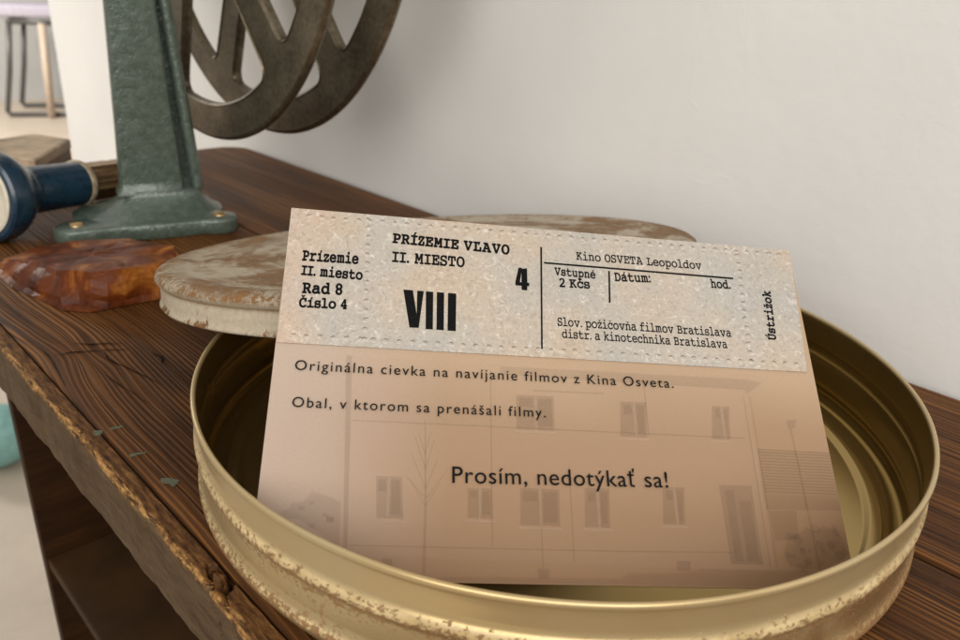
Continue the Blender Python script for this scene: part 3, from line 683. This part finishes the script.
# column: broad front flange, recessed web, rounded rear rib
def colring(z):
    t = (z - .2) / .91
    l = -.174 + .041 * t; r0 = .132 - .034 * t; r1 = .182 - .028 * t; r2 = .238 - .065 * t
    fl = max(0, 1 - (z - .195) / .05) ** 2 * .010
    l -= fl
    d = .05 + .012
    P = [(l, .02), (l + .004, -.035 - fl), (l + .016, -.050 - fl)]
    P += [(r0 - .018, -.050 - fl), (r0 - .004, -.042 - fl * .6), (r0, -.02)]
    P += [(r0 + .002, .03), (r0 + .008, .085), (r1 + .004, .088), (r1 + .012, .05)]
    c = (r2 - .030, .02)
    P += [(c[0] + .030 * math.cos(math.radians(a)), c[1] + .034 * math.sin(math.radians(a))) for a in (200, 230, 260, 290, 320, 350, 20, 50)]
    P += [(r2 - .005, .12), (r2 - .03, .15), (0, .155), (l + .03, .15), (l + .003, .12), (l, .07)]
    return [(x, y, z) for x, y in P]
zs = [.18, .20, .212, .225, .24, .26, .3, .4, .55, .7, .85, 1.0, 1.15, 1.3, 1.45, 1.6, 1.68]
bm = bmesh.new(); loft(bm, [colring(z) for z in zs]); bmesh.ops.recalc_face_normals(bm, faces=bm.faces)
o = obj('column', bm, GREEN, stand, True, 50)
SCR = m_plain('brass_screw', (.42, .30, .15), .35, .8, .25, 30)
for x, y in ((-.395, -.175), (.282, -.185)):
    bm = lathe([(0, .094), (.018, .092), (.030, .086), (.033, .079), (.033, .076)], 24)
    add_box(bm, -.028, -.004, .088, .028, .004, .0955, 0)
    for v in bm.verts: v.co.x += x; v.co.y += y
    obj('screw', bm, SCR, stand, True, 40)
bm = bmesh.new()
rr = [[(.03 + .13 * math.cos(2 * PI * k / 32), y, 1.768 + .13 * math.sin(2 * PI * k / 32)) for k in range(32)] for y in (-.10, -.08, .20, .23)]
rr[0] = [(p[0] * .9 + .003, p[1], 1.768 + (p[2] - 1.768) * .9) for p in rr[0]]; rr[-1] = [(p[0] * .85 + .004, p[1], 1.768 + (p[2] - 1.768) * .85) for p in rr[-1]]
loft(bm, rr); bmesh.ops.recalc_face_normals(bm, faces=bm.faces)
obj('bearing_housing', bm, GREEN, stand, True, 40)

# ------------------------------------------------------------------ reel (plane parallel to the wall)
RC0 = Vector((-1.3863, 2.5585, 1.7685)); RR = 1.36; GAP = .351
reel = empty('film_reel', RC0); reel.matrix_world = Matrix(((-DV.x, 0, -NV.x, RC0.x), (-DV.y, 0, -NV.y, RC0.y), (0, 1, 0, RC0.z), (0, 0, 0, 1)))
tag(reel, 'large bronze coloured metal film reel with six spokes hanging on the stand', 'film reel')
def flange(phase):
    cu = bpy.data.curves.new('tmp', 'CURVE'); cu.dimensions = '2D'; cu.fill_mode = 'BOTH'; cu.resolution_u = 1
    def spl(pts):
        s = cu.splines.new('POLY'); s.points.add(len(pts) - 1)
        for p, q in zip(s.points, pts): p.co = (q[0], q[1], 0, 1)
        s.use_cyclic_u = True
    pol = lambda r, a: (r * math.cos(math.radians(a)), r * math.sin(math.radians(a)))
    spl([pol(RR - .018, 360 * k / 180) for k in range(180)])
    holes = []
    spl([pol(.07, -360 * k / 24) for k in range(24)])
    for h in range(6):
        c = phase + 60 * h; hw = 24.6; ri, ro = .40 * RR, .865 * RR
        pts = []
        # rounded corners by sampling a soft sector
        cr = .075
        def corner(r, a, sr, sa, n=5):
            dr = sr * cr; da = math.degrees(cr / r) * sa
            p0 = Vector(pol(r, a + da)); p1 = Vector(pol(r, a)); p2 = Vector(pol(r + dr, a))
            return [tuple((1 - t) ** 2 * p0 + 2 * t * (1 - t) * p1 + t * t * p2) for t in [k / n for k in range(n + 1)]]
        da = math.degrees(cr / ro)
        pts += corner(ro, c - hw, -1, 1)
        pts += list(reversed(corner(ri, c - hw + 3, 1, 1)))
        pts += corner(ri, c + hw - 3, 1, -1)
        pts += list(reversed(corner(ro, c + hw, -1, -1)))
        n = 14
        pts += [pol(ro, c + hw - da - (2 * hw - 2 * da) * k / n) for k in range(1, n)]
        spl(pts); holes.append(pts)
    cu.extrude = .014; cu.bevel_depth = .010; cu.bevel_resolution = 2
    me = curve_mesh(cu); bm = bmesh.new(); bm.from_mesh(me); bpy.data.meshes.remove(me)
    for pts in holes:                       # raised lip round each opening
        g = [Vector((*p, 0)) for p in pts]; n = len(g); rg = []
        for i in range(n):
            t = g[(i + 1) % n] - g[i - 1]
            if t.length < 1e-6: t = Vector((1, 0, 0))
            t.normalize(); s = Vector((t.y, -t.x, 0))
            rg.append([g[i] + s * (-.004 + .013 * math.cos(2 * PI * k / 8)) + Vector((0, 0, .030 * math.sin(2 * PI * k / 8))) for k in range(8)])
        rg.append(rg[0]); loft(bm, rg, False, False)
    return bm
def ringmesh(R, r, sx=1., z0=0.):
    bm = bmesh.new(); N = 180; K = 12
    G = [[bm.verts.new(((R + r * math.cos(2 * PI * k / K)) * math.cos(2 * PI * i / N), (R + r * math.cos(2 * PI * k / K)) * math.sin(2 * PI * i / N), z0 + sx * r * math.sin(2 * PI * k / K))) for k in range(K)] for i in range(N)]
    for i in range(N):
        for k in range(K): bm.faces.new((G[i][k], G[(i + 1) % N][k], G[(i + 1) % N][(k + 1) % K], G[i][(k + 1) % K]))
    bmesh.ops.recalc_face_normals(bm, faces=bm.faces); return bm
for z, ph in ((0, -79.5), (GAP, -83)):
    f = obj('flange', flange(ph), BRONZE, reel, True, 40); f.location = (0, 0, z + .0)
    obj('rim_bead', ringmesh(RR - .022, .022, 1.15), BRONZE, f, True)
bm = lathe([(.07, -.05), (.16, -.05), (.17, -.03), (.17, .02), (.30, .03), (.30, GAP - .03), (.17, GAP - .02), (.17, GAP + .04), (.07, GAP + .05)], 64)
obj('hub', bm, BRONZE, reel, True, 40)
bm = lathe([(0, -.50), (.035, -.50), (.04, -.49), (.045, GAP + .12), (.03, GAP + .16), (0, GAP + .16)], 32)
obj('spindle', bm, m_plain('steel', (.35, .35, .34), .3, .9), stand, True, 40).matrix_world = reel.matrix_world
bpy.context.view_layer.update()
sp = [o for o in stand.children if o.name == 'spindle'][0]
sp.matrix_parent_inverse = stand.matrix_world.inverted(); sp.matrix_basis = reel.matrix_world.copy()

# ------------------------------------------------------------------ torch
hp, tp = Vector((-2.335, 1.975, .222)), Vector((-1.84, 2.90, .120))
ax = (tp - hp).normalized(); LT = (tp - hp).length
torch = empty('torch'); torch.matrix_world = Matrix.Translation(hp) @ Vector((0, 0, 1)).rotation_difference(ax).to_matrix().to_4x4()
tag(torch, 'vintage torch with dark blue head and ribbed metal barrel lying on the table', 'torch')
BLUE = m_plain('dark_blue_enamel', (.006, .028, .055), .28, .0, .35, 14, spec=.6, coat=.3)
obj('head', lathe([(.175, -.045), (.205, -.045), (.218, -.035), (.222, -.015), (.222, .035), (.212, .065), (.185, .11), (.155, .145), (.128, .175), (.118, .20), (.118, .215), (.0, .215)], 72), BLUE, torch, True, 35)
ln = obj('lens_ring', lathe([(0, -.020), (.05, -.018), (.10, -.020), (.150, -.030), (.158, -.050), (.172, -.056), (.184, -.050), (.184, -.035), (.0, -.012)], 72), m_plain('cream_enamel', (.66, .60, .48), .4), torch, True, 35)
obj('bulb_cap', lathe([(0, -.045), (.03, -.043), (.042, -.03), (.045, -.012)], 32), m_plain('dark_cap', (.06, .06, .055), .4), ln, True, 35)
obj('sleeve', lathe([(0, .20), (.116, .20), (.118, .215), (.116, .50), (.118, .515), (.0, .515)], 64), BLUE, torch, True, 35)
obj('collar', lathe([(0, .515), (.119, .515), (.124, .522), (.125, .540), (.120, .550), (0, .55)], 64), m_plain('worn_cream_collar', (.42, .33, .22), .4, .3, .5, 25), torch, True, 35)
bm = bmesh.new()
rings = []
for z in [.548, .56] + [.57 + (LT + .1 - .57) * k / 6 for k in range(7)]:
    rings.append([((.104 + -.0045 * abs(math.cos(7 * 2 * PI * k / 168))) * math.cos(2 * PI * k / 168), (.104 + -.0045 * abs(math.cos(7 * 2 * PI * k / 168))) * math.sin(2 * PI * k / 168), z) for k in range(168)])
loft(bm, rings); bmesh.ops.recalc_face_normals(bm, faces=bm.faces)
obj('barrel', bm, m_plain('nickel_reflecting_brown', (.33, .22, .12), .25, .9, .2, 8), torch, True, 60)  # brown reflection on the bright metal is put into its base colour

# ------------------------------------------------------------------ wooden box behind the torch
bm = bmesh.new()
pts = [(-2.49, 2.91), (-2.48, 3.49), (-2.735, 3.64), (-3.10, 3.50), (-3.12, 2.95), (-2.80, 2.72)]
P4 = [(-2.30, 3.03), (-2.48, 3.50), (-2.76, 3.66), (-3.20, 3.40), (-2.95, 2.80)]
P4 = [(-2.46, 2.88), (-2.47, 3.50), (-2.74, 3.66), (-3.05, 3.22)]
ctr = sum((Vector((*p, 0)) for p in P4), Vector()) / 4
P4 = [(p[0] - ctr.x, p[1] - ctr.y) for p in P4]
box = tag(empty('wooden_box', (ctr.x, ctr.y, 0)), 'small light brown wooden box lying behind the blue torch', 'box')
BOXW = m_plain('pale_worn_wood', (.42, .31, .20), .55, 0, .45, 5)
bm = bmesh.new(); loft(bm, [[(x, y, .0015) for x, y in P4], [(x, y, .14) for x, y in P4]]); bmesh.ops.recalc_face_normals(bm, faces=bm.faces)
obj('box_body', bm, m_plain('brown_wood_side', (.17, .10, .055), .55, 0, .4, 7), box)
bm = bmesh.new(); s = 1.03; loft(bm, [[(x * s, y * s, .141) for x, y in P4], [(x * s, y * s, .192) for x, y in P4], [(x * (s - .05), y * (s - .05), .2) for x, y in P4]]); bmesh.ops.recalc_face_normals(bm, faces=bm.faces)
obj('box_lid', bm, BOXW, box)

# ------------------------------------------------------------------ amber glass block
bot = [(-2.19, 1.55), (-2.03, 1.33), (-1.74, 1.07), (-1.63, 1.045), (-1.34, 1.21), (-1.35, 1.46), (-1.62, 1.66), (-1.95, 1.74)]
top = [(-2.17, 1.57), (-1.99, 1.40), (-1.77, 1.15), (-1.62, 1.085), (-1.335, 1.225), (-1.36, 1.44), (-1.61, 1.62), (-1.94, 1.70)]
hz = [.055, .10, .135, .150, .150, .145, .130, .095]
cc = Vector((-1.72, 1.38, 0))
def dens(P, n=5):
    out = []
    for i in range(len(P)):
        a, b = Vector(P[i]), Vector(P[(i + 1) % len(P)])
        for k in range(n): out.append(a.lerp(b, k / n))
    return out
B = dens([(x, y, .003) for x, y in bot]); T = dens([(x, y, h) for (x, y), h in zip(top, hz)])
bm = bmesh.new(); rg = []
for k in range(7):
    t = k / 6; rg.append([])
    for i, (p, q) in enumerate(zip(B, T)):
        w = p.lerp(q, t) - cc; d = Vector((w.x, w.y, 0)).normalized()
        chip = noise.voronoi(Vector((w.x * 5.5, w.y * 5.5, w.z * 8)))[0][0]
        w += d * (.030 * math.sin(PI * min(1, t * 1.15)) * (.4 + noise.noise(w * 6)) - .035 * chip * (1.6 if w.x < -.15 else .7) * (t > 0)) + Vector((0, 0, .010 * noise.noise(w * 11) * (t > .1)))
        rg[-1].append(w)
N = len(rg[0]); ctr = sum(rg[-1], Vector()) / N
for s in (.72, .40, .12):
    rg.append([ctr.lerp(p, s) + Vector((0, 0, .012 * noise.noise(p * 9 + Vector((s * 7, 0, 0))) + .008)) for p in rg[6]])
loft(bm, rg); bmesh.ops.recalc_face_normals(bm, faces=bm.faces)
bmesh.ops.triangulate(bm, faces=bm.faces)
obj_a = obj('glass_block', bm, AMBER, None, False)
obj_a.location = cc; tag(obj_a, 'rough chunk of reddish amber glass in front of the green stand', 'glass block')

# ------------------------------------------------------------------ far things in the room
FD = Vector((-.1421, .9899, 0)); FS = Vector((.9899, .1421, 0))
chair = tag(empty('sled_base_chair', (-15.3, 36.0, FZ), (0, 0, 0)), 'blurred distant chair with grey tube frame and lilac seat by the wall end', 'chair')
TUBE = m_plain('grey_steel_tube', (.10, .095, .09), .4, .4)
def cp(s, d, z): v = FS * s + FD * d; return (v.x, v.y, z)
for d in (0, 2.6):
    bm = bmesh.new(); tube(bm, [cp(-.25, d, 3.95), cp(-.55, d, 2.), cp(-.93, d, .22), cp(-.85, d, .10), cp(2.2, d, .10), cp(2.4, d, .2), cp(2.3, d, 3.9)], .11)
    obj('frame', bm, TUBE, chair, True)
bm = bmesh.new(); tube(bm, [cp(-.25, -.1, 3.95), cp(-.25, 2.7, 3.95)], .12); tube(bm, [cp(-.25, 0, 3.95), cp(2.3, 0, 3.9)], .12)
obj('seat_rail', bm, TUBE, chair, True)
bm = bmesh.new(); add_box(bm, -1.0, -1.4, 4.1, 2.6, 1.5, 4.6, .15, 3, Matrix.Rotation(math.atan2(FS.y, FS.x), 4, 'Z') @ Matrix.Translation((0, 1.3, 0)))
obj('seat', bm, m_plain('lilac_fabric', (.42, .39, .46), .9), chair, True, 40)
bm = bmesh.new(); tube(bm, [cp(1.05, -.3, 3.9), cp(.85, -.35, .05)], .16)
obj('front_leg', bm, m_plain('beige_wood_leg', (.52, .42, .33), .6), chair, True)
bl = Vector((-5.72, 8.25, FZ + .45))
bmb = bmesh.new(); bmesh.ops.create_uvsphere(bmb, u_segments=48, v_segments=32, radius=.45)
for v in bmb.verts: v.co.z *= .98
ball = obj('ball', bmb, m_plain('pale_teal_rubber', (.22, .42, .40), .5), None, True); ball.location = bl
tag(ball, 'pale teal round ball on the beige floor left of the table', 'ball')

# ------------------------------------------------------------------ camera
cd = bpy.data.cameras.new('Camera'); cam = bpy.data.objects.new('Camera', cd); C.objects.link(cam); sc.camera = cam
Rr, Uu, Wb = Vector((.99144, -.12447, .03956)), Vector((.0135, .3988, .91694)), Vector((-.12996, -.90855, .39706))
Rr.normalize(); Wb = (Wb - Rr * Wb.dot(Rr)).normalized(); Uu = Wb.cross(Rr)
cam.matrix_world = Matrix(((Rr.x, Uu.x, Wb.x, -.51326), (Rr.y, Uu.y, Wb.y, -2.04281), (Rr.z, Uu.z, Wb.z, 1.2969), (0, 0, 0, 1)))
cd.sensor_width = 36; cd.lens = 36 * 802.93 / 960; cd.clip_start = .05; cd.clip_end = 400
cd.dof.use_dof = True; cd.dof.focus_distance = 2.05; cd.dof.aperture_fstop = 2.3

# ------------------------------------------------------------------ light
w = bpy.data.worlds.new('World'); sc.world = w; w.use_nodes = True; t = w.node_tree; bg = t.nodes['Background']
tc = t.nodes.new('ShaderNodeTexCoord'); dp = t.nodes.new('ShaderNodeVectorMath'); dp.operation = 'DOT_PRODUCT'
t.links.new(tc.outputs['Generated'], dp.inputs[0]); dp.inputs[1].default_value = (NV * .55 + DV * .35 + Vector((0, 0, .75))).normalized()
cr = t.nodes.new('ShaderNodeValToRGB'); mr = t.nodes.new('ShaderNodeMath'); mr.operation = 'MULTIPLY_ADD'; mr.inputs[1].default_value = .5; mr.inputs[2].default_value = .5
t.links.new(dp.outputs['Value'], mr.inputs[0]); t.links.new(mr.outputs[0], cr.inputs[0]); t.links.new(cr.outputs[0], bg.inputs[0])
cr.color_ramp.elements[0].position = .25; cr.color_ramp.elements[0].color = (.14, .125, .105, 1)
cr.color_ramp.elements[1].position = .95; cr.color_ramp.elements[1].color = (1., .95, .88, 1)
bg.inputs[1].default_value = .70
def area(name, loc, target, sx, sy, e, col):
    l = bpy.data.lights.new(name, 'AREA'); l.shape = 'RECTANGLE'; l.size = sx; l.size_y = sy; l.energy = e; l.color = col
    o = bpy.data.objects.new(name, l); C.objects.link(o); o.location = loc
    o.rotation_euler = (Vector(target) - Vector(loc)).to_track_quat('-Z', 'Y').to_euler(); return o
area('window_light', NV * 8.5 - DV * 7.5 + Vector((0, 0, 6.0)), (0, .4, 0), 14, 9, 1650, (1., .975, .93))
area('far_window_light', NV * 4 + DV * 30 + Vector((0, 0, 9)), Vector(DV * 34 + NV * -8 + Vector((0, 0, -5))), 9, 8, 7000, (1., .95, .88))
area('left_wall_fill_light', NV * 7 + DV * 10 + Vector((0, 0, 3.5)), NV * -1.4 + DV * 9.0, 5, 5, 95, (1., .95, .88)).data.spread = math.radians(70)  # added lamp with narrowed spread, brightens the left stretch of the wall
area('side_window_light', DV * -7 + NV * 1.6 + Vector((0, 0, 6)), (0, .5, 0), 4, 4, 120, (1., .95, .88))

sc.view_settings.view_transform = 'Standard'; sc.view_settings.look = 'None'; sc.view_settings.gamma = 1; sc.view_settings.exposure = -.12
sc.render.engine = 'CYCLES'
sc.cycles.max_bounces = 10; sc.cycles.transparent_max_bounces = 24
